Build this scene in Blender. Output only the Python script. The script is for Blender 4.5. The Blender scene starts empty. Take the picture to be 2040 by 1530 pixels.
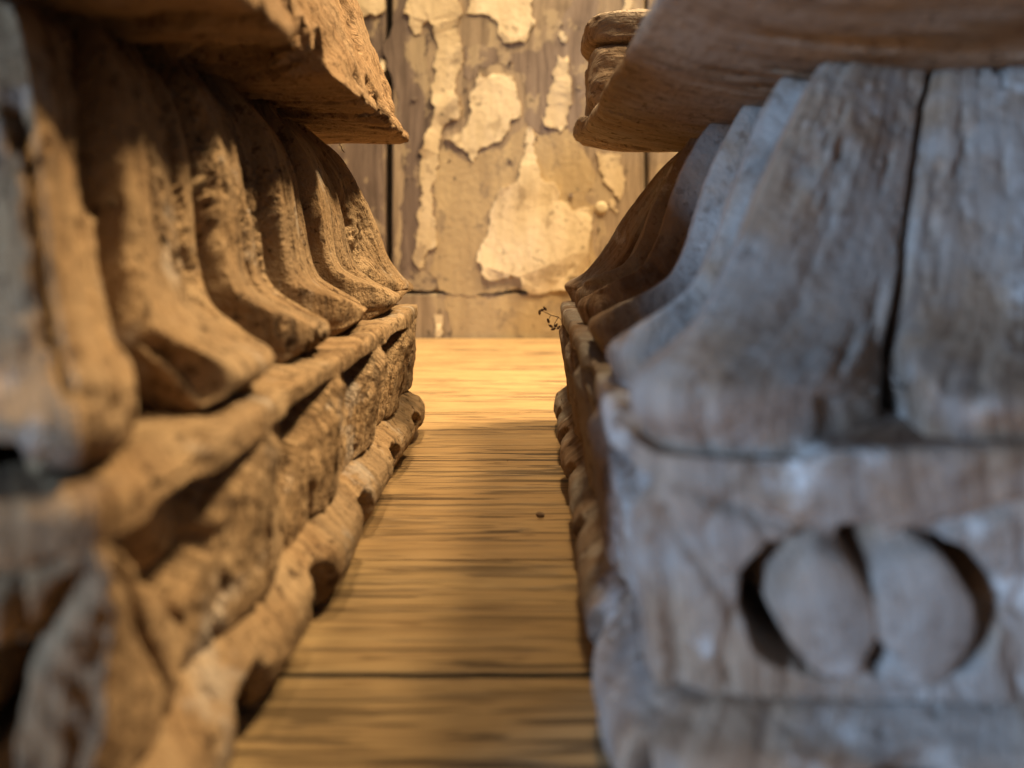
import bpy, math, random
import numpy as np
from mathutils import Vector

H = 0.1                                   # one working unit (camera height above the table) in metres
scene = bpy.context.scene
COL = scene.collection
random.seed(7)

# ------------------------------------------------------------------ camera, world, lamps, exposure
cd = bpy.data.cameras.new('camera')
cam = bpy.data.objects.new('camera', cd)
COL.objects.link(cam)
cam.location = (0, 0, 1.0 * H)
cam.rotation_euler = (math.radians(90), 0, 0)
cd.sensor_width = 36
cd.lens = 26.47
cd.shift_y = -0.1446
cd.clip_start = 0.005
cd.clip_end = 50
cd.dof.use_dof = True
cd.dof.focus_distance = 3.4 * H
cd.dof.aperture_fstop = 7.5
cd.dof.aperture_blades = 0
scene.camera = cam

world = bpy.data.worlds.new("World")
scene.world = world
world.use_nodes = True
bg = world.node_tree.nodes['Background']
bg.inputs['Color'].default_value = (0.80, 0.86, 1.0, 1)
bg.inputs['Strength'].default_value = 0.13


def aim(o, target):
    d = Vector(target) - o.location
    o.rotation_euler = d.to_track_quat('-Z', 'Y').to_euler()


sp = bpy.data.lights.new('warm_spot', 'SPOT')
sp.energy = 90
sp.color = (1.0, 0.76, 0.43)
sp.spot_size = math.radians(52)
sp.spot_blend = 0.9
sp.shadow_soft_size = 0.09
spot = bpy.data.objects.new('warm_spot', sp)
COL.objects.link(spot)
spot.location = (0.49, 0.12, 1.5)
aim(spot, (0.03, 0.68, 0.06))

sp2 = bpy.data.lights.new('ceiling_spot', 'SPOT')
sp2.energy = 200
sp2.color = (1.0, 0.76, 0.43)
sp2.spot_size = math.radians(56)
sp2.spot_blend = 0.9
sp2.shadow_soft_size = 0.09
spot2 = bpy.data.objects.new('ceiling_spot', sp2)
COL.objects.link(spot2)
spot2.location = (0.70, 0.45, 1.30)
aim(spot2, (-0.10, 0.27, 0.06))

sp3 = bpy.data.lights.new('gap_spot', 'SPOT')
sp3.energy = 95
sp3.color = (1.0, 0.76, 0.43)
sp3.spot_size = math.radians(40)
sp3.spot_blend = 1.0
sp3.shadow_soft_size = 0.09
spot3 = bpy.data.objects.new('gap_spot', sp3)
COL.objects.link(spot3)
spot3.location = (0.0, 0.26, 1.6)
aim(spot3, (0.03, 0.60, 0.0))

wl = bpy.data.lights.new('window_light', 'SPOT')
wl.energy = 490
wl.color = (0.40, 0.64, 1.0)
wl.spot_size = math.radians(20)
wl.spot_blend = 0.55
wl.shadow_soft_size = 0.22
win = bpy.data.objects.new('window_light', wl)
COL.objects.link(win)
win.location = (-2.2, -1.75, 0.36)
aim(win, (0.0, 0.03, 0.11))

scene.view_settings.view_transform = 'Standard'
scene.view_settings.look = 'None'
scene.view_settings.gamma = 1
scene.view_settings.exposure = 0.25
scene.view_settings.use_curve_mapping = False
scene.render.engine = 'CYCLES'


# ------------------------------------------------------------------ vectorised noise
def _h(ix, iy, iz, seed):
    n = (ix.astype(np.int64) * 374761393 + iy.astype(np.int64) * 668265263
         + iz.astype(np.int64) * 2147483647 + seed * 1274126177) & 0xFFFFFFFF
    n = ((n ^ (n >> 13)) * 1274126177) & 0xFFFFFFFF
    n = ((n ^ (n >> 16)) * 2246822519) & 0xFFFFFFFF
    return ((n ^ (n >> 15)) & 0xFFFFFF) / float(0xFFFFFF)


def vnoise(p, seed=0):
    i = np.floor(p).astype(np.int64)
    f = p - i
    f = f * f * f * (f * (f * 6 - 15) + 10)
    r = 0
    for dx in (0, 1):
        wx = f[:, 0] if dx else 1 - f[:, 0]
        for dy in (0, 1):
            wy = f[:, 1] if dy else 1 - f[:, 1]
            for dz in (0, 1):
                wz = f[:, 2] if dz else 1 - f[:, 2]
                r = r + wx * wy * wz * _h(i[:, 0] + dx, i[:, 1] + dy, i[:, 2] + dz, seed)
    return r * 2 - 1


def fbm(p, octv=4, seed=0, gain=0.5):
    a, s, r = 1.0, 0.0, 0
    q = p.copy()
    for k in range(octv):
        r = r + a * vnoise(q, seed + k * 17)
        s += a
        a *= gain
        q = q * 2.03 + 11.7
    return r / s


def pits(p, seed=0, thr=0.32):
    """round holes scattered through space: 0 outside, 1 at the middle"""
    i = np.floor(p).astype(np.int64)
    best = np.full(len(p), 9.0)
    for dx in (-1, 0, 1):
        for dy in (-1, 0, 1):
            for dz in (-1, 0, 1):
                c = i + np.array([dx, dy, dz])
                q = np.stack([c[:, k] + _h(c[:, 0], c[:, 1], c[:, 2], seed + 31 * k) for k in range(3)], 1)
                rad = 0.35 + 0.9 * _h(c[:, 0], c[:, 1], c[:, 2], seed + 99)
                best = np.minimum(best, np.sqrt(((p - q) ** 2).sum(1)) / rad)
    return np.clip(1 - best / thr, 0, 1)


def sst(a, b, x):
    t = np.clip((x - a) / (b - a), 0, 1)
    return t * t * (3 - 2 * t)


# ------------------------------------------------------------------ mesh helpers
def mesh_from(name, co, faces, mat, attr=None, smooth=True, sharp=0):
    me = bpy.data.meshes.new(name)
    nf = len(faces)
    me.vertices.add(len(co))
    me.vertices.foreach_set('co', np.asarray(co, dtype=np.float32).ravel())
    f = np.asarray(faces, dtype=np.int32)
    me.loops.add(nf * 4)
    me.loops.foreach_set('vertex_index', f.ravel())
    me.polygons.add(nf)
    me.polygons.foreach_set('loop_start', np.arange(nf, dtype=np.int32) * 4)
    me.polygons.foreach_set('loop_total', np.full(nf, 4, dtype=np.int32))
    me.polygons.foreach_set('use_smooth', np.full(nf, smooth, dtype=bool))
    me.update(calc_edges=True)
    me.validate()
    if sharp: me.set_sharp_from_angle(angle=math.radians(sharp))
    if attr is not None:
        at = me.attributes.new('grain', 'FLOAT_VECTOR', 'POINT')
        at.data.foreach_set('vector', np.asarray(attr, dtype=np.float32).ravel())
    me.materials.append(mat)
    return me


def link(name, me, parent=None):
    o = bpy.data.objects.new(name, me)
    COL.objects.link(o)
    if parent:
        o.parent = parent
    return o


def tag(o, label=None, cat=None, group=None, kind=None):
    if label: o['label'] = label
    if cat: o['category'] = cat
    if group: o['group'] = group
    if kind: o['kind'] = kind
    return o


def thing(name, label, cat, loc=(0, 0, 0), rz=0, group=None):
    o = bpy.data.objects.new(name, None)
    COL.objects.link(o)
    o.empty_display_size = 0.02
    o.location = loc
    o.rotation_euler = (0, 0, rz)
    return tag(o, label, cat, group)


def grid_faces(nt, nv):
    i, j = np.meshgrid(np.arange(nt - 1), np.arange(nv - 1), indexing='ij')
    a = (i * nv + j).ravel()
    return np.stack([a, a + nv, a + nv + 1, a + 1], 1)


def resample(pts, n, power=1.0):
    """smooth curve through profile points, n samples evenly along it"""
    p = np.array(pts, float)
    P = np.vstack([2 * p[0] - p[1], p, 2 * p[-1] - p[-2]])
    out = []
    for k in range(1, len(P) - 2):
        t = np.linspace(0, 1, 40, endpoint=False)[:, None]
        a, b, c, d = P[k - 1], P[k], P[k + 1], P[k + 2]
        out.append(0.5 * ((2 * b) + (c - a) * t + (2 * a - 5 * b + 4 * c - d) * t ** 2 + (3 * b - a - 3 * c + d) * t ** 3))
    out.append(p[-1:])
    q = np.vstack(out)
    s = np.r_[0, np.cumsum(np.hypot(*np.diff(q, axis=0).T))]
    t = np.linspace(0, s[-1], n)
    return np.stack([np.interp(t, s, q[:, 0]), np.interp(t, s, q[:, 1])], 1), t


def perimeter(counts):
    """columns round a square: side (0 front,1 right,2 back,3 left) and u in -1..1; starts at the back"""
    side, u = [], []
    for k in (2, 3, 0, 1):
        n = counts[k]
        uu = np.linspace(-1, 1, n + 1)[:-1]
        side += [k] * n
        u += list(uu)
    side.append(2)
    u.append(-1.0)
    return np.array(side), np.array(u)


DIRS = {0: ((1, 0), (0, -1)), 1: ((0, 1), (1, 0)), 2: ((-1, 0), (0, 1)), 3: ((0, -1), (-1, 0))}


def tube(counts, prof, arc, S, nexp, disp, zdisp=None):
    """square tube. disp(side,u,inset,z,arc,P) -> (extra inset, normal displacement)"""
    side, u = perimeter(counts)
    nt, nv = len(u), len(prof)
    T = np.array([DIRS[s][0] for s in side], float)
    N = np.array([DIRS[s][1] for s in side], float)
    sc = (np.abs(u) ** nexp + 1) ** (-1.0 / nexp)
    nu = np.sign(u) * np.abs(u) ** (nexp - 1)
    nh = T * nu[:, None] + N
    nh /= np.linalg.norm(nh, axis=1)[:, None]
    base = (T * u[:, None] + N) * sc[:, None]
    ins, z = prof[:, 0], prof[:, 1]
    tg = np.gradient(prof, axis=0)
    ln = np.hypot(tg[:, 0], tg[:, 1]) + 1e-9
    no, nz = tg[:, 1] / ln, tg[:, 0] / ln           # outward and up parts of the profile normal
    SI = np.repeat(side, nv); U = np.repeat(u, nv)
    I = np.tile(ins, nt); Z = np.tile(z, nt); A = np.tile(arc, nt)
    B = np.repeat(base, nv, axis=0); NH = np.repeat(nh, nv, axis=0)
    NO = np.tile(no, nt); NZ = np.tile(nz, nt)
    xy = B * (S - I)[:, None]
    P = np.stack([xy[:, 0], xy[:, 1], Z], 1)
    I2, D = disp(SI, U, I, Z, A, P)
    xy = B * (S - I2)[:, None] + NH * (D * NO)[:, None]
    zz = Z + D * NZ
    co = np.stack([xy[:, 0], xy[:, 1], zz], 1)
    order = {2: 0, 3: 1, 0: 2, 1: 3}
    along = np.array([order[s] for s in side]) * 2.0 * S + (u + 1) * S
    along[-1] = 8.0 * S
    g = np.stack([np.repeat(along, nv), A, np.zeros(len(A))], 1)
    return co, grid_faces(nt, nv), g


# ------------------------------------------------------------------ node helpers
class NT:
    def __init__(self, name):
        self.m = bpy.data.materials.new(name)
        self.m.use_nodes = True
        self.t = self.m.node_tree
        self.b = self.t.nodes['Principled BSDF']

    def n(self, typ, **kw):
        nd = self.t.nodes.new(typ)
        for k, v in kw.items():
            setattr(nd, k, v)
        return nd

    def l(self, a, b):
        self.t.links.new(a, b)

    def vmul(self, src, v):
        m = self.n('ShaderNodeVectorMath', operation='MULTIPLY')
        self.l(src, m.inputs[0])
        m.inputs[1].default_value = v
        return m.outputs[0]

    def vadd(self, a, b):
        m = self.n('ShaderNodeVectorMath', operation='ADD')
        self.l(a, m.inputs[0])
        if isinstance(b, tuple): m.inputs[1].default_value = b
        else: self.l(b, m.inputs[1])
        return m.outputs[0]

    def noise(self, vec, scale, detail=4, rough=0.55, dist=0.0, col=False):
        nd = self.n('ShaderNodeTexNoise')
        self.l(vec, nd.inputs['Vector'])
        nd.inputs['Scale'].default_value = scale
        nd.inputs['Detail'].default_value = detail
        nd.inputs['Roughness'].default_value = rough
        nd.inputs['Distortion'].default_value = dist
        return nd.outputs['Color'] if col else nd.outputs['Fac']

    def ramp(self, fac, stops):
        r = self.n('ShaderNodeValToRGB')
        e = r.color_ramp.elements
        while len(e) < len(stops): e.new(0.5)
        for k, (p, c) in enumerate(stops):
            e[k].position = p
            e[k].color = (c, c, c, 1) if not isinstance(c, tuple) else (*c, 1)
        self.l(fac, r.inputs[0])
        return r.outputs[0]

    def mix(self, fac, a, b, mode='MIX'):
        m = self.n('ShaderNodeMix', data_type='RGBA', blend_type=mode)
        for s, v in ((0, fac), (6, a), (7, b)):
            if isinstance(v, (int, float)): m.inputs[s].default_value = v
            elif isinstance(v, tuple): m.inputs[s].default_value = (*v, 1)
            else: self.l(v, m.inputs[s])
        return m.outputs[2]

    def math(self, op, a, b=0.0):
        m = self.n('ShaderNodeMath', operation=op)
        for s, v in ((0, a), (1, b)):
            if isinstance(v, (int, float)): m.inputs[s].default_value = v
            else: self.l(v, m.inputs[s])
        return m.outputs[0]

    def bump(self, h, strength, dist, prev=None):
        b = self.n('ShaderNodeBump')
        b.inputs['Strength'].default_value = strength
        b.inputs['Distance'].default_value = dist
        self.l(h, b.inputs['Height'])
        if prev is not None: self.l(prev, b.inputs['Normal'])
        return b.outputs[0]

    def done(self, col, rough, normal=None, spec=0.3):
        if isinstance(col, tuple): self.b.inputs['Base Color'].default_value = (*col, 1)
        else: self.l(col, self.b.inputs['Base Color'])
        if isinstance(rough, float): self.b.inputs['Roughness'].default_value = rough
        else: self.l(rough, self.b.inputs['Roughness'])
        self.b.inputs['Specular IOR Level'].default_value = spec
        if normal is not None: self.l(normal, self.b.inputs['Normal'])
        return self.m


def old_wood(name, dark, mid, light, patina, patina_amt, gx=26.0, gy=1.6, pale=0.0, seed=0.0, bmp=0.95, grit=0.85):
    k = NT(name)
    g = k.n('ShaderNodeAttribute', attribute_name='grain').outputs['Vector']
    tc = k.n('ShaderNodeTexCoord').outputs['Object']
    ob = k.vadd(k.vmul(tc, (1 / H, 1 / H, 1 / H)), (seed, seed * 1.7, seed * .6))
    warp = k.noise(ob, 1.6, 3, col=True)
    gw = k.vadd(k.vmul(g, (gx, gy, 1)), k.vmul(warp, (5, 1.2, 1)))
    fib = k.noise(gw, 1.0, 6, 0.65)
    fine = k.noise(k.vmul(g, (gx * 4.5, gy * 5, 1)), 1.0, 4, 0.6)
    blot = k.noise(ob, 2.1, 5, 0.6)
    speck = k.noise(ob, 24.0, 3, 0.65)
    c = k.ramp(fib, [(0.33, dark), (0.49, mid), (0.68, light)])
    c = k.mix(k.ramp(blot, [(0.40, 0.0), (0.68, 0.45)]), c, light)
    c = k.mix(k.ramp(k.noise(k.vadd(ob, (7, 3, 1)), 3.0, 5, 0.62), [(0.42, 0.0), (0.6, patina_amt)]), c, patina)
    if pale:
        c = k.mix(k.ramp(k.noise(k.vadd(ob, (1, 9, 4)), 4.2, 6, 0.68), [(0.57, 0.0), (0.66, pale)]), c, (0.52, 0.50, 0.48))
    c = k.mix(k.ramp(speck, [(0.34, grit), (0.43, 0.0)]), c, dark)
    c = k.mix(0.28, c, k.ramp(fine, [(0.3, 0.25), (0.7, 1.0)]), 'MULTIPLY')
    h = k.math('ADD', k.math('MULTIPLY', fib, 0.7), k.math('MULTIPLY', fine, 0.35))
    h2 = k.math('ADD', h, k.math('MULTIPLY', k.noise(ob, 38.0, 4, 0.7), 0.55))
    nrm = k.bump(h2, bmp, 0.0040)
    return k.done(c, 0.85, nrm, 0.2)


M_left = old_wood('carved_wood_brown', (0.065, 0.034, 0.016), (0.24, 0.142, 0.069), (0.38, 0.25, 0.134),
                  (0.33, 0.235, 0.145), 0.4, seed=3.0, pale=0.3)
M_right = old_wood('carved_wood_grey', (0.085, 0.045, 0.027), (0.21, 0.13, 0.082), (0.33, 0.235, 0.165),
                   (0.27, 0.245, 0.225), 0.8, seed=11.0, pale=0.7, bmp=0.5, grit=0.45)
M_slab_l = old_wood('slab_wood_brown', (0.12, 0.062, 0.03), (0.29, 0.165, 0.08), (0.41, 0.26, 0.14),
                    (0.33, 0.23, 0.14), 0.4, gx=3.0, gy=30.0, seed=5.0)
M_slab_r = old_wood('slab_wood_grey', (0.14, 0.085, 0.05), (0.33, 0.215, 0.13), (0.45, 0.32, 0.21),
                    (0.40, 0.33, 0.27), 0.6, gx=1.6, gy=26.0, seed=15.0)


def oak():
    k = NT('oak_boards')
    g = k.n('ShaderNodeAttribute', attribute_name='grain').outputs['Vector']     # x along, y across, z plank id (all h units)
    sep = k.n('ShaderNodeSeparateXYZ'); k.l(g, sep.inputs[0])
    warp = k.noise(k.vmul(g, (0.6, 1.4, 5.0)), 1.0, 3, col=True)
    gw = k.vadd(g, k.vmul(warp, (0.6, 0.045, 0)))
    rings = k.noise(k.vmul(gw, (0.35, 7.0, 7.3)), 1.0, 6, 0.66)
    fine = k.noise(k.vmul(gw, (1.6, 46.0, 3.1)), 1.0, 4, 0.65)
    pore = k.noise(k.vmul(gw, (1.5, 30.0, 2.0)), 1.0, 2, 0.5)
    pore2 = k.noise(k.vmul(gw, (2.6, 52.0, 8.0)), 1.0, 2, 0.5)
    dens = k.noise(k.vmul(gw, (0.30, 3.2, 9.0)), 1.0, 3, 0.5)
    dm = k.ramp(dens, [(0.36, 0.15), (0.60, 1.0)])
    pm = k.math('MULTIPLY', k.ramp(pore, [(0.56, 0.0), (0.59, 1.0)]), dm)
    pm = k.math('MAXIMUM', pm, k.math('MULTIPLY', k.ramp(pore2, [(0.575, 0.0), (0.60, 0.9)]), dm))
    cl = k.noise(k.vmul(gw, (0.22, 5.0, 5.1)), 1.0, 3, 0.5)
    lines = k.ramp(k.math('FRACT', k.math('MULTIPLY', cl, 22.0)), [(0.0, 1.0), (0.09, 0.8), (0.17, 0.0), (0.97, 0.0), (1.0, 1.0)])
    c = k.ramp(rings, [(0.28, (0.34, 0.215, 0.095)), (0.5, (0.42, 0.275, 0.128)), (0.74, (0.49, 0.345, 0.17))])
    tint = k.noise(k.vmul(g, (0.0, 0.0, 3.7)), 1.0, 0)
    c = k.mix(k.ramp(tint, [(0.35, 0.0), (0.65, 0.45)]), c, (0.33, 0.185, 0.078))
    c = k.mix(0.30, c, k.ramp(fine, [(0.3, 0.35), (0.7, 1.0)]), 'MULTIPLY')
    st = k.noise(k.vmul(g, (1.1, 3.0, 4.0)), 1.3, 5, 0.68)
    c = k.mix(k.ramp(st, [(0.58, 0.0), (0.72, 0.35)]), c, (0.17, 0.11, 0.055))
    c = k.mix(k.math('MULTIPLY', lines, 0.62), c, (0.15, 0.085, 0.036))
    c = k.mix(k.math('MULTIPLY', pm, 0.95), c, (0.06, 0.034, 0.017))
    h = k.math('SUBTRACT', k.math('MULTIPLY', rings, 0.5), k.math('MULTIPLY', pm, 0.9))
    h = k.math('ADD', h, k.math('MULTIPLY', fine, 0.25))
    nrm = k.bump(h, 0.55, 0.0016)
    ro = k.ramp(rings, [(0.3, 0.62), (0.7, 0.44)])
    return k.done(c, ro, nrm, 0.4)


M_oak = oak()


def wall_wood(name, dark, mid, light, seed):
    k = NT(name)
    tc = k.n('ShaderNodeTexCoord').outputs['Object']
    ob = k.vadd(k.vmul(tc, (1 / H, 1 / H, 1 / H)), (seed, 0, seed * 0.37))
    warp = k.noise(ob, 0.8, 3, col=True)
    gw = k.vadd(k.vmul(ob, (14, 1, 0.8)), k.vmul(warp, (3.0, 0, 1)))
    fib = k.noise(gw, 1.0, 6, 0.65)
    fine = k.noise(k.vmul(ob, (60, 1, 3.5)), 1.0, 3, 0.6)
    blot = k.noise(ob, 2.2, 5, 0.62)
    c = k.ramp(fib, [(0.28, dark), (0.5, mid), (0.75, light)])
    c = k.mix(k.ramp(blot, [(0.54, 0.0), (0.70, 0.65)]), c, dark)
    res = k.noise(k.vmul(ob, (1, 1, 0.7)), 2.3, 8, 0.68)
    c = k.mix(k.ramp(res, [(0.54, 0.0), (0.575, 0.7)]), c, (0.43, 0.325, 0.195))
    sp = k.noise(ob, 7.0, 3, 0.5)
    c = k.mix(k.ramp(sp, [(0.66, 0.0), (0.71, 0.8)]), c, tuple(x * 0.45 for x in dark))
    c = k.mix(0.4, c, k.ramp(fine, [(0.3, 0.4), (0.7, 1.0)]), 'MULTIPLY')
    h = k.math('ADD', fib, k.math('MULTIPLY', fine, 0.5))
    return k.done(c, 0.7, k.bump(h, 0.5, 0.002), 0.3)


def paint(name, a, b, spot, seed, amount=0.5):
    k = NT(name)
    tc = k.n('ShaderNodeTexCoord').outputs['Object']
    ob = k.vadd(k.vmul(tc, (1 / H, 1 / H, 1 / H)), (seed, 0, seed * 0.37))
    n1 = k.noise(k.vmul(ob, (5, 1, 1.2)), 1.0, 5, 0.6)
    c = k.ramp(n1, [(0.34, a), (0.66, b)])
    c = k.mix(k.ramp(k.noise(k.vmul(ob, (1, 1, 0.7)), 3.0, 8, 0.7), [(0.55, 0.0), (0.60, amount)]), c, spot)
    c = k.mix(k.ramp(k.noise(ob, 13.0, 3, 0.5), [(0.66, 0.0), (0.72, 0.8)]), c, tuple(x * .5 for x in spot))
    c = k.mix(k.ramp(k.noise(k.vmul(ob, (30, 1, 1.5)), 1.0, 4, 0.6), [(0.60, 0.0), (0.75, 0.35)]), c, spot)
    h = k.math('ADD', k.noise(ob, 16, 5, 0.65), n1)
    return k.done(c, 0.62, k.bump(h, 0.45, 0.0022), 0.35)


M_board = wall_wood('board_wood', (0.12, 0.082, 0.052), (0.29, 0.21, 0.135), (0.42, 0.315, 0.205), 2.0)
M_board_dark = wall_wood('dark_board_wood', (0.060, 0.040, 0.030), (0.15, 0.105, 0.08), (0.25, 0.185, 0.145), 8.0)
M_varnish = wall_wood('varnish_wood', (0.09, 0.06, 0.045), (0.21, 0.15, 0.11), (0.31, 0.235, 0.175), 5.0)
M_ochre = paint('ochre_undercoat', (0.30, 0.215, 0.12), (0.42, 0.31, 0.17), (0.15, 0.11, 0.08), 4.0, 0.5)
M_tan = paint('tan_paint', (0.46, 0.345, 0.20), (0.58, 0.455, 0.29), (0.26, 0.19, 0.12), 6.0, 0.7)
M_cream = paint('cream_paint', (0.50, 0.385, 0.23), (0.66, 0.53, 0.35), (0.31, 0.225, 0.13), 12.0, 0.7)
M_black = NT('gap_black').done((0.012, 0.010, 0.009), 0.9)  # near-black, puts the shade of gaps and joints into the colour
M_screw = NT('painted_screw').done((0.50, 0.40, 0.25), 0.5)
M_twig = NT('dry_twig').done((0.16, 0.10, 0.06), 0.8)
M_web = NT('cobweb_silk').done((0.45, 0.40, 0.34), 0.6)

# ------------------------------------------------------------------ table
Y_WALL = 7.43
rows = [-3.2, -0.35, 1.714, 2.33, 4.29, 7.40]


def build_table():
    cos, fs, gs = [], [], []
    off = 0
    for r in range(len(rows) - 1):
        y0, y1 = rows[r] + (0.009 if r == 2 else 0.004), rows[r + 1] - (0.009 if r == 1 else 0.004)
        xs = np.linspace(-13, 13, 260)
        ny = 70
        yy = np.linspace(y0, y1, ny)
        # cross-section: rounded arrises dropping at both long edges
        ys = np.r_[y0, y0, yy[:1] + 0.002, yy[1:-1], yy[-1:] - 0.002, y1, y1]
        zs = np.r_[-0.35, -0.0015, -0.0005, np.zeros(ny - 2), -0.003, -0.010, -0.35]
        X, Yg = np.meshgrid(xs, ys, indexing='ij')
        Zg = np.tile(zs, (len(xs), 1)).astype(float)
        q = np.stack([X.ravel() * 0.5, Yg.ravel() * 2.2, np.full(X.size, r * 5.0)], 1)
        w = fbm(q, 3, 5) * 0.0022 + [0.006, 0.004, 0.001, -0.001, -0.003][r % 5]
        edge = fbm(np.stack([X.ravel() * 2.2, np.full(X.size, r * 3.0), Yg.ravel() * 0.2], 1), 3, 9) * 0.006
        Zg = Zg + np.where(zs > -0.3, 1.0, 0.0)[None, :] * w.reshape(X.shape)
        mid = (y0 + y1) / 2
        near = np.exp(-((np.abs(Yg - mid) - (y1 - y0) / 2) / 0.05) ** 2)
        Yg = Yg + near * edge.reshape(X.shape)
        co = np.stack([X, Yg, Zg], 2).reshape(-1, 3)
        cos.append(co * H)
        fs.append(grid_faces(len(xs), len(ys)) + off)
        gs.append(np.stack([X.ravel() + 37.3 * r, Yg.ravel(), np.full(X.size, r * 1.37 + 0.4)], 1))
        off += len(co)
    me = mesh_from('table_top', np.vstack(cos), np.vstack(fs), M_oak, np.vstack(gs), sharp=35)
    return me


table = thing('wooden_table', 'honey brown oak table top of wide boards that both carved capitals stand on', 'table')
link('table_top', build_table(), table)
for yj, wj in ((-0.35, .004), (1.714, .009), (2.33, .004), (4.29, .004)):  # dark strips added in the board joints, standing in for shade in the gaps
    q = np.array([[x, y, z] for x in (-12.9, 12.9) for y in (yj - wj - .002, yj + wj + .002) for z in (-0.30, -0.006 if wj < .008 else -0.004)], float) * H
    link('joint_shade', mesh_from('joint_shade', q, [[0, 1, 3, 2], [4, 6, 7, 5], [0, 4, 5, 1], [2, 3, 7, 6], [0, 2, 6, 4], [1, 5, 7, 3]], M_black, smooth=False), table)
# the rails below, seen only through the open joints
bm_co = np.array([[x, y, z] for x in (-13, 13) for y in (-3.2, 7.4) for z in (-0.5, -0.36)], float) * H
link('under_frame', mesh_from('under_frame', bm_co, [[0, 1, 3, 2], [4, 6, 7, 5], [0, 4, 5, 1], [2, 3, 7, 6], [0, 2, 6, 4], [1, 5, 7, 3]],
                              M_black, smooth=False), table)

# ------------------------------------------------------------------ wall
wall = thing('plank_wall', 'old plank wall with peeling cream paint behind the table', 'wall', (0, Y_WALL * H, 0))


def board(name, x0, x1, z0, z1, y, mat, wob=0.0, nx=24, nz=90, seed=0):
    """upright board with rounded front edges; y is the front face"""
    d = 0.02
    rowsx = np.r_[x0, x0, x0 + d, np.linspace(x0 + 3 * d, x1 - 3 * d, nx), x1 - d, x1, x1]
    yy = np.r_[y + .3, y + d, y, np.full(nx, y), y, y + d, y + .3]
    zz = np.r_[z0, z0, z0 + d, np.linspace(z0 + 3 * d, z1 - 3 * d, nz), z1 - d, z1, z1]
    yz = np.r_[.3, d, 0, np.zeros(nz), 0, d, .3]
    X, Z = np.meshgrid(rowsx, zz, indexing='ij')
    Yv = np.maximum(yy[:, None], y + yz[None, :])
    n = fbm(np.stack([X.ravel() * 1.3, Z.ravel() * 1.3, np.full(X.size, seed)], 1), 3, 3).reshape(X.shape)
    edge = np.exp(-((Z - z0) / 0.12) ** 2) + np.exp(-((Z - z1) / 0.12) ** 2)
    Z = Z + wob * edge * fbm(np.stack([X.ravel() * 4, np.full(X.size, seed + 2.0), Z.ravel() * .1], 1), 4, 8).reshape(X.shape)
    co = np.stack([X, Yv + n * 0.004, Z], 2).reshape(-1, 3) * H
    return mesh_from(name, co, grid_faces(len(rowsx), len(zz))[:, ::-1], mat, sharp=40)


mainb = link('wide_board', board('wide_board', -1.185, 1.31, 0.46, 9.0, 0.0, M_board, 0.014, 60, 200, 1.0), wall)
tag(mainb, 'wide brown board with ragged cream paint flakes')
link('side_board', board('side_board', -4.2, -1.25, 0.46, 9.0, 0.02, M_board_dark, 0.0, 40, 120, 4.0), wall)
link('side_board', board('side_board', -13.0, -4.24, 0.46, 9.0, 0.02, M_board_dark, 0.0, 40, 120, 5.0), wall)
link('side_board', board('side_board', 1.345, 4.4, 0.46, 9.0, 0.015, M_board, 0.0, 40, 120, 6.0), wall)
link('side_board', board('side_board', 4.44, 13.0, 0.46, 9.0, 0.02, M_board, 0.0, 40, 120, 7.0), wall)
rail = link('bottom_rail', board('bottom_rail', -13.0, 13.0, -0.5, 0.435, 0.005, M_board, 0.008, 220, 24, 9.0), wall)
bk = np.array([[x, y, z] for x in (-13, 13) for y in (0.25, 0.29) for z in (-0.5, 9)], float) * H
link('backing', mesh_from('backing', bk, [[0, 1, 3, 2], [4, 6, 7, 5], [0, 4, 5, 1], [2, 3, 7, 6], [0, 2, 6, 4], [1, 5, 7, 3]], M_black, smooth=False), wall)


def W(zx, zy):
    """zoomed image coordinates turned into a spot on the wall, in working units: x, z"""
    px, py = 680 + zx * 0.4575, zy * 0.4575  # zx, zy are zoomed image coordinates; px, py are full-image pixels
    return ((px - 1020) / 202.0, 1 - (py - 470) / 202.0)


def rough_outline(pts, levels=4, amp=0.16, seed=0):
    rnd = random.Random(seed)
    p = [Vector(q) for q in pts]
    for lv in range(levels):
        o = []
        for i in range(len(p)):
            a, b = p[i], p[(i + 1) % len(p)]
            d = b - a
            o.append(a)
            if d.length > 0.007:
                o.append((a + b) / 2 + Vector((-d.y, d.x)) * rnd.uniform(-amp, amp))
        p = o
    return p


import bmesh
from mathutils.geometry import delaunay_2d_cdt


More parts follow.
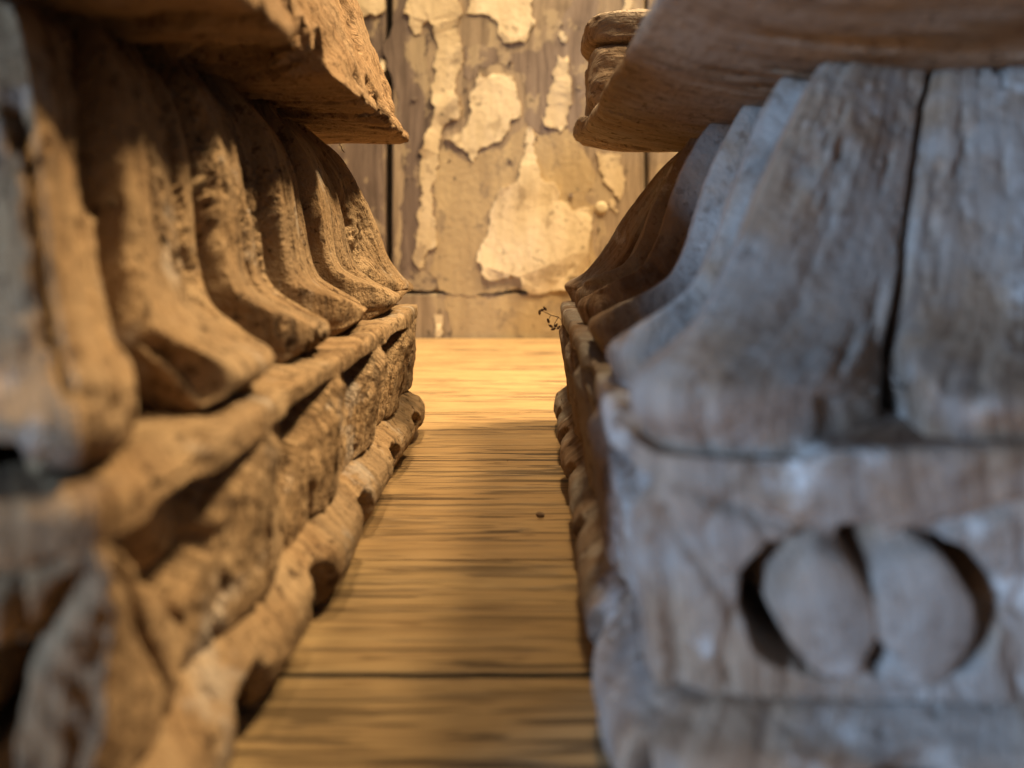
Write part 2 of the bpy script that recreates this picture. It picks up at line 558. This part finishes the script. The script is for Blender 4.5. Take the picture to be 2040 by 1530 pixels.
def flake(name, zpts, mat, y0, thick, seed, parent, levels=4, amp=0.17):
    out = rough_outline([W(*q) for q in zpts], levels + 1, amp * 1.2, seed)
    n = len(out)
    vs, es, fs, ov, oe, of = delaunay_2d_cdt([Vector((q.x, q.y)) for q in out], [], [list(range(n))], 1, 1e-6)
    bm = bmesh.new()
    fr = [bm.verts.new((q.x * H, (y0 - thick) * H, q.y * H)) for q in vs]
    for t in fs:
        bm.faces.new([fr[i] for i in t])
    bmesh.ops.recalc_face_normals(bm, faces=bm.faces)
    bm.normal_update()
    if sum(f.normal.y * f.calc_area() for f in bm.faces) > 0:
        bmesh.ops.reverse_faces(bm, faces=bm.faces)
    edges = [e for e in bm.edges if len(e.link_faces) == 1]
    for v in {v for e in edges for v in e.verts}:            # edges of the old paint curl off the wood here and there
        lift = fbm(np.array([[v.co.x / H * 3.1 + seed, v.co.z / H * 3.1, seed * 1.7]]), 2, 5)[0]
        v.co.y -= max(0.0, lift) * 0.05 * H if thick > 0.008 else 0.0
    ex = bmesh.ops.extrude_edge_only(bm, edges=edges)
    for v in [g for g in ex['geom'] if isinstance(g, bmesh.types.BMVert)]:
        v.co.y = (y0 + 0.004) * H
        v.co.x += 0.0
    me = bpy.data.meshes.new(name)
    bm.to_mesh(me)
    bm.free()
    me.materials.append(mat)
    return link(name, me, parent)


OCHRE = [(440, 612), (560, 700), (700, 650), (800, 545), (880, 590), (985, 560), (1060, 660), (1110, 760), (1060, 860), (1105, 900), (1090, 1000),
         (1085, 1275), (700, 1272), (430, 1265), (380, 1180), (420, 1080), (405, 1000), (400, 800), (430, 720)]
flake('undercoat', OCHRE, M_ochre, 0.0, 0.006, 1, mainb, 5, 0.12)
flake('old_varnish', [(250, -60), (300, -60), (305, 70), (330, 160), (400, 150), (405, 480), (380, 560), (350, 700), (345, 900), (325, 1150), (380, 1200), (430, 1230), (400, 1262), (246, 1262), (252, 900), (244, 500)],
      M_board_dark, 0.0, 0.0035, 31, mainb, 5, 0.10)
flake('old_varnish', [(520, 200), (600, 190), (690, 210), (760, 230), (850, 230), (905, 150), (985, 40), (1010, -60), (1080, -60), (1060, 300), (1020, 560), (900, 590), (800, 520), (790, 330), (600, 290), (560, 360), (530, 330)],
      M_varnish, 0.0, 0.0035, 32, mainb, 5, 0.14)
STRIP = [(268, -60), (275, 60), (300, 80), (310, 130), (325, 155), (345, 145), (360, 100), (385, 92), (405, 120), (412, 240), (398, 290), (415, 310),
         (413, 470), (395, 540), (365, 590), (357, 640), (340, 655), (348, 700), (342, 740), (348, 800), (360, 840), (350, 900), (335, 960),
         (330, 1050), (322, 1150), (345, 1172), (360, 1165), (358, 1130), (372, 1090), (405, 1080), (412, 1040), (405, 990), (395, 920),
         (395, 860), (398, 800), (415, 780), (410, 740), (430, 720), (425, 660), (437, 600), (440, 560), (470, 530), (510, 520), (520, 480),
         (515, 430), (490, 390), (495, 350), (520, 300), (530, 260), (515, 180), (500, 120), (525, 40), (520, -60)]
flake('paint_flake', STRIP, M_tan, 0.0, 0.014, 2, mainb)
flake('paint_flake', [(566, -60), (560, 30), (545, 60), (600, 62), (650, 70), (685, 110), (700, 170), (740, 190), (800, 185), (820, 130), (845, 90), (830, 40), (840, -60)],
      M_cream, 0.0, 0.015, 3, mainb)
flake('paint_flake', [(600, 315), (615, 340), (660, 318), (700, 325), (745, 330), (760, 370), (765, 430), (782, 470), (775, 510), (740, 520), (730, 570), (700, 610),
                      (640, 640), (600, 650), (590, 680), (572, 705), (558, 670), (530, 645), (480, 610), (450, 600), (470, 590), (520, 580), (550, 540), (570, 480),
                      (560, 440), (570, 400), (590, 370)], M_cream, -0.006, 0.012, 4, mainb)
flake('paint_flake', [(985, 240), (970, 260), (940, 240), (920, 310), (915, 370), (895, 420), (890, 500), (885, 545), (910, 560), (960, 575), (985, 540),
                      (990, 480), (1000, 420), (1000, 370), (985, 320)], M_tan, 0.0, 0.013, 5, mainb)
flake('paint_flake', [(820, 550), (840, 590), (830, 630), (850, 680), (865, 740), (885, 790), (930, 800), (950, 830), (945, 870), (985, 880), (1000, 920), (1040, 905),
                      (1080, 910), (1088, 980), (1078, 1040), (1078, 1180), (1040, 1210), (1030, 1255), (950, 1262), (780, 1255), (782, 1200), (740, 1195), (690, 1215),
                      (630, 1215), (610, 1190), (610, 1150), (590, 1130), (605, 1080), (620, 1040), (640, 1000), (645, 940), (665, 890), (680, 840), (720, 815),
                      (765, 790), (775, 740), (790, 690), (805, 640), (810, 590)], M_cream, -0.006, 0.012, 6, mainb)
flake('paint_flake', [(1110, 660), (1225, 660), (1225, 760), (1240, 780), (1230, 820), (1215, 870), (1190, 850), (1170, 820), (1140, 790), (1125, 740)], M_tan, 0.0, 0.014, 7, mainb)
flake('paint_flake', [(1185, 865), (1195, 885), (1180, 900), (1205, 915), (1195, 930), (1170, 905), (1165, 880)], M_tan, 0.0, 0.012, 8, mainb, 3)
flake('paint_flake', [(950, 135), (970, 140), (985, 165), (975, 190), (955, 180)], M_cream, 0.0, 0.012, 10, mainb, 3)
flake('paint_flake', [(405, 1368), (440, 1372), (437, 1420), (430, 1470), (408, 1470), (412, 1410)], M_cream, 0.005, 0.012, 11, rail, 3)
flake('paint_flake', [(60, -30), (180, -30), (190, 40), (150, 70), (120, 60), (90, 90), (60, 60)], M_tan, 0.02, 0.012, 12, wall, 4)
flake('paint_flake', [(170, 255), (190, 265), (188, 310), (172, 300)], M_cream, 0.02, 0.012, 13, wall, 3)
flake('paint_flake', [(1230, -40), (1260, -40), (1262, 60), (1240, 100), (1225, 40)], M_tan, 0.0, 0.012, 14, mainb, 4)
flake('paint_flake', [(455, 1290), (560, 1284), (700, 1288), (1100, 1290), (1100, 1480), (480, 1480), (470, 1400)], M_ochre, 0.005, 0.006, 15, rail, 5, .1)


rc = random.Random(12)
for i, (zx, zy) in enumerate(((735, 275), (545, 380), (850, 600), (735, 705), (1000, 850), (1120, 1000), (470, 700), (960, 110), (320, 430), (1035, 380))):
    rr_ = rc.uniform(4, 13)
    pts = [(zx + rr_ * rc.uniform(.5, 1.2) * math.cos(2 * math.pi * q / 6), zy + rr_ * rc.uniform(.5, 1.5) * math.sin(2 * math.pi * q / 6)) for q in range(6)]
    flake('paint_chip', pts, M_board_dark, 0.0, 0.0135, 50 + i, mainb, 2, .15)


def lathe(name, prof, seg, mat, parent, loc, axis_y=True):
    bm = bmesh.new()
    ringsv = []
    for r, y in prof:
        ringsv.append([bm.verts.new((r * math.cos(2 * math.pi * s / seg), y, r * math.sin(2 * math.pi * s / seg))) for s in range(seg)])
    for a, b in zip(ringsv, ringsv[1:]):
        for s in range(seg):
            bm.faces.new((a[s], a[(s + 1) % seg], b[(s + 1) % seg], b[s]))
    bm.faces.new(ringsv[-1])
    bmesh.ops.recalc_face_normals(bm, faces=bm.faces)
    me = bpy.data.meshes.new(name)
    bm.to_mesh(me); bm.free()
    for p in me.polygons: p.use_smooth = True
    me.materials.append(mat)
    o = link(name, me, parent)
    o.location = loc
    return o


sx, sz = W(1132, 905)
lathe('screw_head', [(0.062 * H, 0.0), (0.062 * H, -0.014 * H), (0.055 * H, -0.022 * H), (0.03 * H, -0.026 * H), (0.004 * H, -0.026 * H)], 28, M_screw, mainb,
      (sx * H, -0.002 * H, sz * H))

# ------------------------------------------------------------------ carved capitals
FOOT = [(0.15, 0.63), (0.115, 0.66), (0.07, 0.69), (0.026, 0.715), (0.024, 0.737)]
NECK_L = FOOT + [(0.06, 0.765), (0.10, 0.80), (0.145, 0.87), (0.18, 0.96), (0.215, 1.06), (0.26, 1.17), (0.315, 1.28), (0.385, 1.39), (0.47, 1.47), (0.52, 1.54)]
NECK_R = [(0.075, 0.63), (0.058, 0.66), (0.040, 0.69), (0.022, 0.715), (0.026, 0.737)] + [(0.07, 0.762), (0.125, 0.80), (0.18, 0.86), (0.245, 0.96), (0.315, 1.08), (0.395, 1.20), (0.475, 1.31), (0.56, 1.41), (0.63, 1.48), (0.66, 1.54)]
FRIEZE = [(0.085, 0.195), (0.062, 0.235), (0.05, 0.33), (0.035, 0.44), (0.018, 0.53), (0.004, 0.585), (0.0, 0.625), (0.003, 0.648), (0.016, 0.659), (0.06, 0.661), (0.15, 0.662), (0.36, 0.67)]
TORUS = [(0.14, 0.0), (0.07, 0.012), (0.01, 0.045), (-0.028, 0.09), (-0.035, 0.13), (-0.024, 0.165), (0.010, 0.20), (0.050, 0.228), (0.14, 0.240)]


def tri_period(x):
    """distance-like coordinate: -1..1 inside each cell of width 2"""
    return (x + 1) % 2 - 1


def make_capital(label, loc, rz, S, mats, seed, counts, wear, notch_gap, group, neck, leafy, front_shift):
    mat, slab_mat = mats
    root = thing('wooden_capital', label, 'carved capital', (loc[0] * H, loc[1] * H, 0), rz, group)
    rng = np.random.RandomState(seed)
    so = seed * 3.71

    def wob(P, amp=0.014, f=1.1):
        return fbm(P * f + so, 3, seed) * amp

    # ---- fluted neck: petals with tongue-shaped feet
    gdepth = {}

    def neck_disp(side, u, I, Z, A, P):
        # petal borders at u = 0, +-.4, +-.8 ; the corner petals wrap round the corners
        lean = 0.012 * np.sin(side * 2.1 + seed)
        uu = u + lean * (1 - np.abs(u)) + 0.010 * fbm(np.stack([side * 7.0 + so, Z * 2.0, np.round(u / 0.4) * 3.3], 1), 2, seed + 3) * (np.abs(u) < .95)
        if wear < .5:
            uu = uu - 0.05 * np.clip(1 - ((np.abs(u) - 0.78) / 0.2) ** 2, 0, 1) * (u < 0) * (side == 0)
        cell = uu / 0.4
        idx = np.floor(cell).astype(int)
        p = (cell - idx) * 2 - 1
        # the corner petal: its middle is the corner itself
        corner = np.abs(uu) > 0.8
        p = np.where(corner, (1.0 - np.abs(uu)) / 0.2, p)
        bid = np.round(cell).astype(int) + 10 * side + seed          # id of nearest border
        rb = _h(bid, bid * 3 + 1, bid * 0, seed)
        rp = _h(np.where(corner, 99, idx) + 20 * side, idx * 0 + 5, idx * 0, seed + 4)
        ap = np.clip(np.abs(p), 0, 1)
        foot = 0.015 + 0.05 * rp + 0.25 * ap ** 3.0 + 0.035 * fbm(np.stack([P[:, 0] * 5, P[:, 1] * 5, P[:, 2] * 0 + so], 1), 3, seed + 8)
        foot = np.maximum(foot, 0.0)
        I = I + 0.12 * (1 - u ** 4) * np.exp(-((Z - 0.86) / np.where(Z < 0.86, 0.10, 0.36)) ** 2)
        k = 0.02
        dI = I - foot
        I2 = foot + 0.5 * (dI + np.sqrt(dI * dI + k * k)) - 0.010
        low = sst(0.66, 0.76, Z)
        fade = sst(1.50, 1.30, Z)
        wgt = 0.035 + 0.05 * rb ** 2
        if wear > .5: wgt = wgt * 1.15
        wgt = (1.35 if wear > .5 else 1.0 + 1.3 * (1 - sst(0.70, 0.92, Z))) * np.maximum(wgt * (1.0 + 0.5 * fbm(np.stack([Z * 3, bid * 1.7, u * 0 + so], 1), 3, seed + 2)), 0.02) * 1.25
        gr = sst(1.0, 0.65, (1 - ap) / wgt)
        gd = (0.045 + 0.05 * rb) * (np.where((side == 1) & (u < -0.3), 2.2, 1.0) if wear > .5 else 1.8) * (0.35 + 0.65 * fade)
        shing = np.where(corner, 0.0, p) * np.choose(side, [0.012, -0.030, 0.02, 0.056])
        D = np.where(corner, 0.030 - 0.055 * ap, 0.026 * (1 - ap ** 8) - 0.020) * low * (0.5 + .5 * fade) + shing * low - gr * gd
        # second fine reed line inside some petals
        q = np.where(rp > 0.45, np.exp(-((p - 0.45) / 0.07) ** 2), 0) * 0.016
        D = D - q * low
        W3 = np.stack([P[:, 0] * 2.6, P[:, 1] * 2.6, P[:, 2] * 1.6], 1) + so
        n1 = fbm(W3, 5, seed + 20, 0.55)
        D = D + n1 * (0.014 + 0.012 * wear)
        G = np.stack([u * 22 + side * 50, A * 3.2, side * 0.0 + so], 1)
        D = D + fbm(G, 4, seed + 40) * (0.003 + 0.004 * wear)
        # torn, worm-eaten patches
        rot = sst(-0.05, 0.30, fbm(P * np.array([1.1, 1.1, 0.7]) + so * 1.3, 3, seed + 60) - 0.24 * P[:, 1])
        pt = pits(np.stack([P[:, 0] * 13, P[:, 1] * 13, P[:, 2] * 6.5], 1) + fbm(P * 6, 2, 4)[:, None] * .5, seed + 5, 0.42)
        tear = np.clip(fbm(np.stack([u * 13 + side * 50, A * 2.6, side * 0 + so], 1), 6, seed + 70, 0.65) - 0.06, 0, 1)
        D = D - rot * wear * (pt * 0.018 + tear * 0.27)
        D = D - pits(P * 34 + so, seed + 6, 0.22) * 0.010
        D = D + wob(P, 0.02)
        return I2, D

    prof, arc = resample(neck, 230)
    co, f, g = tube(counts, prof, arc, S, 34, neck_disp)
    link('fluted_neck', mesh_from('fluted_neck', co * H, f, mat, g), root)

    # ---- frieze with carved rosettes and leaves
    def frieze_disp(side, u, I, Z, A, P):
        a_s = u * S
        pw = S / 2.0
        jit = np.where(side == 0, front_shift, 0.02 * np.sin(side * 3 + np.floor(a_s / pw) * 2.3 + seed))
        a = (a_s % pw) - pw / 2 + jit
        b = Z - 0.390
        r = 0.145
        wv = fbm(np.stack([P[:, 0] * 7, P[:, 1] * 7, P[:, 2] * 7], 1) + so, 3, seed + 2)
        a = a + wv * 0.018
        b = b + wv * 0.012
        a0 = a
        a = a / 1.36
        rr = np.sqrt(a * a + b * b) / r
        sa = np.abs(a) / (rr * r + 1e-6)
        inz = sst(0.215, 0.245, Z) * sst(0.60, 0.565, Z)
        cut = 0.24 * np.exp(-((rr - 0.97) / (0.01 + 0.125 * sst(0.4, 0.95, sa))) ** 6) * sst(0.36, 0.56, sa)
        cut = np.maximum(cut, 0.22 * sst(0.0, 0.03, 0.30 * (b - 0.03) - np.abs(a)) * (rr < 1.02) * (b > 0))
        cut = np.maximum(cut, 0.18 * sst(0.0, 0.025, 0.028 - np.abs(a) - 0.5 * np.abs(b + 0.075)))
        la = np.abs(a) - 0.060
        lobe = np.clip(1 - (la / 0.072) ** 2 - (b / 0.125) ** 2, 0, 1)
        D = -cut + 0.05 * np.sqrt(lobe) * (rr < 0.95)
        # swag line over the rosette
        sw = b - (0.115 + 1.1 * np.abs(a) ** 1.6)
        D = D - 0.022 * np.exp(-(sw / 0.014) ** 2) * (np.abs(a) < 0.3)
        a = a0
        # upright leaf between rosettes and at the corners
        al = pw / 2 - np.abs(a - jit)
        hw = 0.125 * np.sqrt(np.clip(1 - ((b + 0.03) / 0.20) ** 2, 0, 1)) * (1 - 0.55 * sst(-0.05, 0.16, b))
        ed = hw - al
        leaf = sst(0.0, 0.03, ed)
        rib = 0.030 * leaf * (1 - np.clip(al / 0.12, 0, 1))
        groove = 0.034 * np.exp(-((ed + 0.010) / 0.016) ** 2) * (hw > 0.01)
        vein = 0.010 * leaf * (0.5 + 0.5 * np.cos((b * 1.0 - al * 0.9) * 95))
        L0 = rib - groove * 1.5 - vein - 0.016 * leaf * np.exp(-(al / 0.010) ** 2)
        # small side leaflets
        l2 = np.sqrt(((al - 0.165) / 0.05) ** 2 + ((b + 0.10) / 0.085) ** 2)
        L0 = L0 + 0.022 * np.sqrt(np.clip(1 - l2, 0, 1)) - 0.03 * np.exp(-((l2 - 1.12) / 0.16) ** 2)
        l3 = np.sqrt(((al - 0.15) / 0.045) ** 2 + ((b - 0.11) / 0.055) ** 2)
        L0 = L0 + 0.020 * np.sqrt(np.clip(1 - l3, 0, 1)) - 0.028 * np.exp(-((l3 - 1.12) / 0.16) ** 2)
        D = D + L0 * leafy
        # the two long flanks carry a row of pointed upright leaves instead of rosettes
        flank = (side == 1) | (side == 3)
        qw = S / 2.5
        ta = ((a_s + wv * 0.05) % qw) - qw / 2
        hb = (Z - 0.26) / 0.36
        hwid = (qw * 0.54) * (1 - np.clip(hb, 0, 1) ** 1.6) * (1 + 0.16 * fbm(np.stack([Z * 14, np.floor(a_s / qw) * 3.1, side * 5.0], 1), 2, seed))
        de = hwid - np.abs(ta)
        inl = sst(-0.004, 0.022, de)
        F = -0.10 * (1 - inl) + inl * (0.065 * (1 - np.clip(np.abs(ta) / (hwid + .02), 0, 1)) - 0.020)
        F = F - inl * 0.022 * np.exp(-(ta / 0.012) ** 2) - inl * 0.020 * np.exp(-((np.abs(ta) - hwid * 0.52) / 0.012) ** 2)
        F = F + (1 - inl) * 0.06 * np.sqrt(np.clip(1 - ((qw / 2 - np.abs(ta)) / 0.055) ** 2 - ((Z - 0.50) / 0.075) ** 2, 0, 1))
        D = np.where(flank, F, D)
        L0 = np.where(flank, 0.0, L0)
        bead = 0.0012 * wear * np.sin(a_s * 120) * np.sin(Z * 130)
        D = (D + bead) * inz
        n1 = fbm(P * 3.2 + so, 5, seed + 22, 0.55)
        D = D + n1 * (0.012 + 0.014 * wear)
        pt = pits(P * np.array([12, 12, 9]) + so, seed + 7, 0.36)
        D = D - pt * 0.014 * wear * sst(-.1, .3, fbm(P * 1.5 + so, 2, seed + 33))
        chip = sst(0.16, 0.42, fbm(P * 2.4 + so * 2, 3, seed + 51)) * sst(0.54, 0.63, Z)
        D = D - chip * 0.03
        D = D - pits(P * 36 + so, seed + 9, 0.22) * 0.009
        return I, D + wob(P, 0.010)

    prof, arc = resample(FRIEZE, 150)
    co, f, g = tube(counts, prof, arc, S, 26, frieze_disp)
    link('carved_frieze', mesh_from('carved_frieze', co * H, f, mat, g), root)

    # ---- bottom roll, lower edge cut into rounded drops
    def torus_disp(side, u, I, Z, A, P):
        n = 6
        x = (u * 0.5 + 0.5) * n
        x = x + 0.12 * np.sin(np.floor(x + .5) * 5.1 + side + seed)
        c = tri_period(2 * x - 1)
        ac = np.abs(c)
        wv = fbm(P * 5 + so, 3, seed + 12)
        lowz = sst(0.185 + 0.03 * wv, 0.13, Z)
        e = (1 - ac) / notch_gap
        D = -(0.27 * sst(1.25, 0.6, e + 0.25 * wv + 0.55 * sst(0.10, 0.22, Z)) * lowz) + 0.008 * (1 - c ** 2) * sst(0.22, 0.08, Z)
        # thin petal tip inside each notch
        D = D + 0.07 * np.exp(-(e / 0.16) ** 2) * sst(0.13, 0.05, Z)
        D = D + fbm(P * 3.0 + so, 5, seed + 23, 0.55) * (0.016 + 0.012 * wear)
        G = np.stack([u * 9 + side * 50, A * 22, side * 0.0 + so], 1)
        D = D + fbm(G, 3, seed + 44) * 0.007
        D = D - pits(P * 22 + so, seed + 13, 0.25) * 0.014
        D = D * sst(-0.01, 0.03, Z)
        return I, D + wob(P, 0.016) * sst(-0.01, 0.03, Z)

    prof, arc = resample(TORUS, 110)
    co, f, g = tube(counts, prof, arc, S - 0.01, 20, torus_disp)
    link('base_roll', mesh_from('base_roll', co * H, f, mat, g), root)
    return root, so


def make_slab(root, prof_pts, S, mat, seed, counts, wear, shift=(0, 0), gouges=()):
    so = seed * 2.3

    def disp(side, u, I, Z, A, P):
        under = sst(1.53, 1.50, Z)
        G = np.stack([P[:, 0] * 1.6, P[:, 1] * 9, P[:, 2] * 9], 1) + so
        D = fbm(G, 5, seed, 0.55) * (0.004 + 0.020 * wear * wear)
        sp = np.clip(fbm(np.stack([P[:, 0] * 0.9, P[:, 1] * 4.5, P[:, 2] * 4.5], 1) + so, 4, seed + 5, .55) - 0.12, 0, 1)
        D = D - sp * 0.34 * wear
        D = D + fbm(P * 1.2 + so, 3, seed + 8) * 0.025
        ed = np.exp(-((I - 0.0) / 0.10) ** 2)
        chip = sst(0.12, 0.45, fbm(P * 2.3 + so, 4, seed + 9)) * ed
        D = D - chip * 0.06 * (wear if wear < .5 else 1.0) - pits(P * 20 + so, seed + 3, .3) * 0.012 * wear
        for (ax, ay, bx, by, wd, dp) in gouges:
            vx, vy = bx - ax, by - ay
            t = np.clip(((P[:, 0] - ax) * vx + (P[:, 1] - ay) * vy) / (vx * vx + vy * vy), 0, 1)
            dd = np.hypot(P[:, 0] - ax - t * vx, P[:, 1] - ay - t * vy) + 0.05 * fbm(P * 5, 3, 2)
            D = D - dp * sst(wd, wd * 0.4, dd) * under
        return I, D

    prof, arc = resample(prof_pts, 170)
    co, f, g = tube(counts, prof, arc, S, 30, disp)
    co[:, 0] += shift[0]; co[:, 1] += shift[1]
    g = np.stack([co[:, 0], co[:, 1] + co[:, 2], np.zeros(len(co))], 1)
    return link('top_slab', mesh_from('top_slab', co * H, f, mat, g), root)


SLAB_L = [(1.0, 1.50), (0.5, 1.498), (0.12, 1.492), (0.02, 1.488), (0.0, 1.505), (0.015, 1.55), (0.10, 1.78), (0.20, 2.08), (0.25, 2.22), (0.30, 2.27), (0.8, 2.28), (1.35, 2.28)]
SLAB_R = [(1.0, 1.375), (0.5, 1.39), (0.2, 1.43), (0.04, 1.475), (0.0, 1.495), (0.03, 1.55), (0.14, 1.62), (0.25, 1.80), (0.34, 2.02), (0.40, 2.10), (0.8, 2.12), (1.35, 2.12)]

left, so1 = make_capital('brown carved wooden capital on the left, lit warm, with pitted fluted petals', (-1.985, 2.47), math.radians(-0.9), 1.50,
                         (M_left, M_slab_l), 3, {0: 300, 1: 560, 2: 90, 3: 90}, 1.0, 0.32, 'pair of carved capitals', NECK_L, 1.0, -0.06)
make_slab(left, SLAB_L, 1.46, M_slab_l, 4, {0: 160, 1: 420, 2: 120, 3: 60}, 1.0, (-0.02, 0.03), ((0.72, -0.42, 1.44, -0.50, 0.08, 0.10), (1.05, -0.72, 1.42, -0.78, 0.06, 0.07), (0.9, 0.35, 1.3, 0.30, 0.05, 0.06)))
right, so2 = make_capital('greyish carved wooden capital on the right, shaded, with smooth petals and a two lobed rosette', (1.68, 2.625), math.radians(-1.3), 1.46,
                          (M_right, M_slab_r), 8, {0: 420, 1: 90, 2: 90, 3: 520}, 0.22, 0.32, 'pair of carved capitals', NECK_R, 0.25, 0.0)
slab_r = make_slab(right, SLAB_R, 1.43, M_slab_r, 9, {0: 200, 1: 60, 2: 120, 3: 420}, 0.35, (0.075, -0.06))


def lump(name, c, s, parent, mat, seed, rnd=5.0):
    """weathered block: rounded box with worn faces"""
    n = 40
    cos, fs, gs = [], [], []
    off = 0
    lin = np.linspace(-1, 1, n)
    U, V = [q.ravel() for q in np.meshgrid(lin, lin, indexing='ij')]
    for ax in range(3):
        for sg in (-1, 1):
            p = np.zeros((n * n, 3))
            p[:, ax] = sg
            p[:, (ax + 1) % 3] = U * sg
            p[:, (ax + 2) % 3] = V
            nn = (np.abs(p) ** rnd).sum(1) ** (1 / rnd)
            q = p / nn[:, None] * 1.0
            w = q * np.array(s)
            d = fbm(w * np.array([4, 4, 9]) + seed, 4, seed) * 0.035
            w = w + q / np.linalg.norm(q, axis=1)[:, None] * d[:, None] + np.array(c)
            cos.append(w * H)
            fs.append(grid_faces(n, n) + off)
            gs.append(np.stack([w[:, 0], w[:, 1] + w[:, 2], w[:, 2]], 1))
            off += n * n
    return link(name, mesh_from(name, np.vstack(cos), np.vstack(fs), mat, np.vstack(gs)), parent)


# broken rear corner of the right slab (in the capital's own coordinates)
lump('broken_corner', (-1.09, 1.05, 1.715), (0.25, 0.32, 0.155), slab_r, M_slab_r, 21, 8)
lump('broken_corner', (-1.09, 1.05, 1.955), (0.255, 0.32, 0.08), slab_r, M_slab_r, 23, 5)
lump('broken_corner', (-1.10, 1.09, 1.525), (0.285, 0.29, 0.045), slab_r, M_slab_r, 25, 6)


# ------------------------------------------------------------------ small things
def tubes(name, paths, mat, parent=None, seg=6):
    bm = bmesh.new()
    for pts, rads in paths:
        prev = None
        pts = [Vector(p) for p in pts]
        for i, p in enumerate(pts):
            d = (pts[min(i + 1, len(pts) - 1)] - pts[max(i - 1, 0)]).normalized()
            a = d.orthogonal().normalized(); b = d.cross(a)
            r = rads[i] if isinstance(rads, (list, tuple)) else rads
            ring = [bm.verts.new((p + (a * math.cos(2 * math.pi * s / seg) + b * math.sin(2 * math.pi * s / seg)) * r) * H) for s in range(seg)]
            if prev:
                for s in range(seg):
                    bm.faces.new((prev[s], prev[(s + 1) % seg], ring[(s + 1) % seg], ring[s]))
            else:
                bm.faces.new(ring[::-1])
            prev = ring
        bm.faces.new(prev)
    me = bpy.data.meshes.new(name)
    bm.to_mesh(me); bm.free()
    for p in me.polygons: p.use_smooth = True
    me.materials.append(mat)
    return link(name, me, parent)


def sprig():
    t = thing('dried_sprig', 'tiny dried plant sprig sticking out from the rear edge of the right capital', 'dried sprig', (0.27 * H, 3.9 * H, 0.55 * H))
    tubes('stem', [([(0.0, 0, 0.0), (-0.03, -.01, 0.03), (-0.07, -0.02, 0.042), (-0.11, -.02, 0.062)], [.003, .0028, .0024, .0018]),
                   ([(-0.03, -.01, 0.03), (-0.05, -.02, 0.0), (-0.055, -.02, -.02)], [.0024, .002, .0015]),
                   ([(-0.07, -0.02, 0.042), (-0.08, -.01, 0.02)], .0016)], M_twig, t)
    for (x, z, a) in ((-0.115, 0.068, .4), (-0.128, 0.055, 1.6), (-0.10, 0.075, 2.2), (-0.057, -0.03, .2), (-0.043, -0.012, 1.0), (-0.07, -0.015, 2.6), (-0.083, 0.012, 1.9), (-0.03, -.022, .8)):
        bm = bmesh.new()
        ca, sa_ = math.cos(a), math.sin(a)
        rows_ = []
        for i, (l, w) in enumerate(((-.014, .001), (-.007, .006), (0.0, .0075), (.008, .005), (.015, .0008))):
            rows_.append([bm.verts.new(((x + l * ca - s * w * sa_) * H, (-.02 + abs(s) * .003 + off) * H, (z + l * sa_ + s * w * ca) * H)) for s, off in ((-1, 0), (0, 0), (1, 0), (0, .003))])
        for r0, r1 in zip(rows_, rows_[1:]):
            for s in range(4):
                bm.faces.new((r0[s], r0[(s + 1) % 4], r1[(s + 1) % 4], r1[s]))
        bm.faces.new(rows_[0]); bm.faces.new(rows_[-1][::-1])
        bmesh.ops.recalc_face_normals(bm, faces=bm.faces)
        me = bpy.data.meshes.new('leaf')
        bm.to_mesh(me); bm.free()
        me.materials.append(M_twig)
        link('leaf', me, t)


sprig()


def web():
    rnd = random.Random(3)
    t0 = thing('cobweb', 'thin dusty cobweb strands under the slab of the left capital', 'cobweb', (-1.25 * H, 2.2 * H, 1.4 * H))
    base = Vector((-1.25, 2.2, 1.4))
    for a, b, sag in (((-1.52, 2.2, 1.47), (-1.02, 2.0, 1.34), .05), ((-.98, 3.3, 1.47), (-.84, 3.1, 1.27), .01), ((-1.45, 2.3, 1.46), (-1.1, 2.1, 1.36), .04),
                      ((-.86, 3.75, 1.47), (-.80, 3.6, 1.40), .01), ((-1.4, 2.25, 1.47), (-1.06, 2.02, 1.37), .06)):
        a, b = Vector(a), Vector(b)
        pts = []
        for i in range(13):
            t = i / 12
            p = a.lerp(b, t)
            p.z -= sag * 4 * t * (1 - t)
            p += Vector((rnd.uniform(-1, 1), rnd.uniform(-1, 1), rnd.uniform(-1, 1))) * 0.004
            pts.append(p - base)
        tubes('strand', [(pts, 0.0022)], M_web, t0, 5)


web()
for i, (x, y, s, lab) in enumerate(((0.10, 2.68, 0.011, 'dark wood crumb on the middle of the table board between the capitals'),
                                    (-0.02, 3.32, 0.009, 'very small dark crumb on the table farther back between the capitals'),
                                    (0.28, 4.15, 0.011, 'small crumb on the table beside the rear foot of the right capital'))):
    o = lump('wood_crumb', (0, 0, 0), (s, s * .7, s * .5), None, M_twig, 60 + i, 2.5)
    o.location = (x * H, y * H, (s * .5 + .003) * H)
    o.scale = (1, 1, 1)
    tag(o, lab, 'crumb')
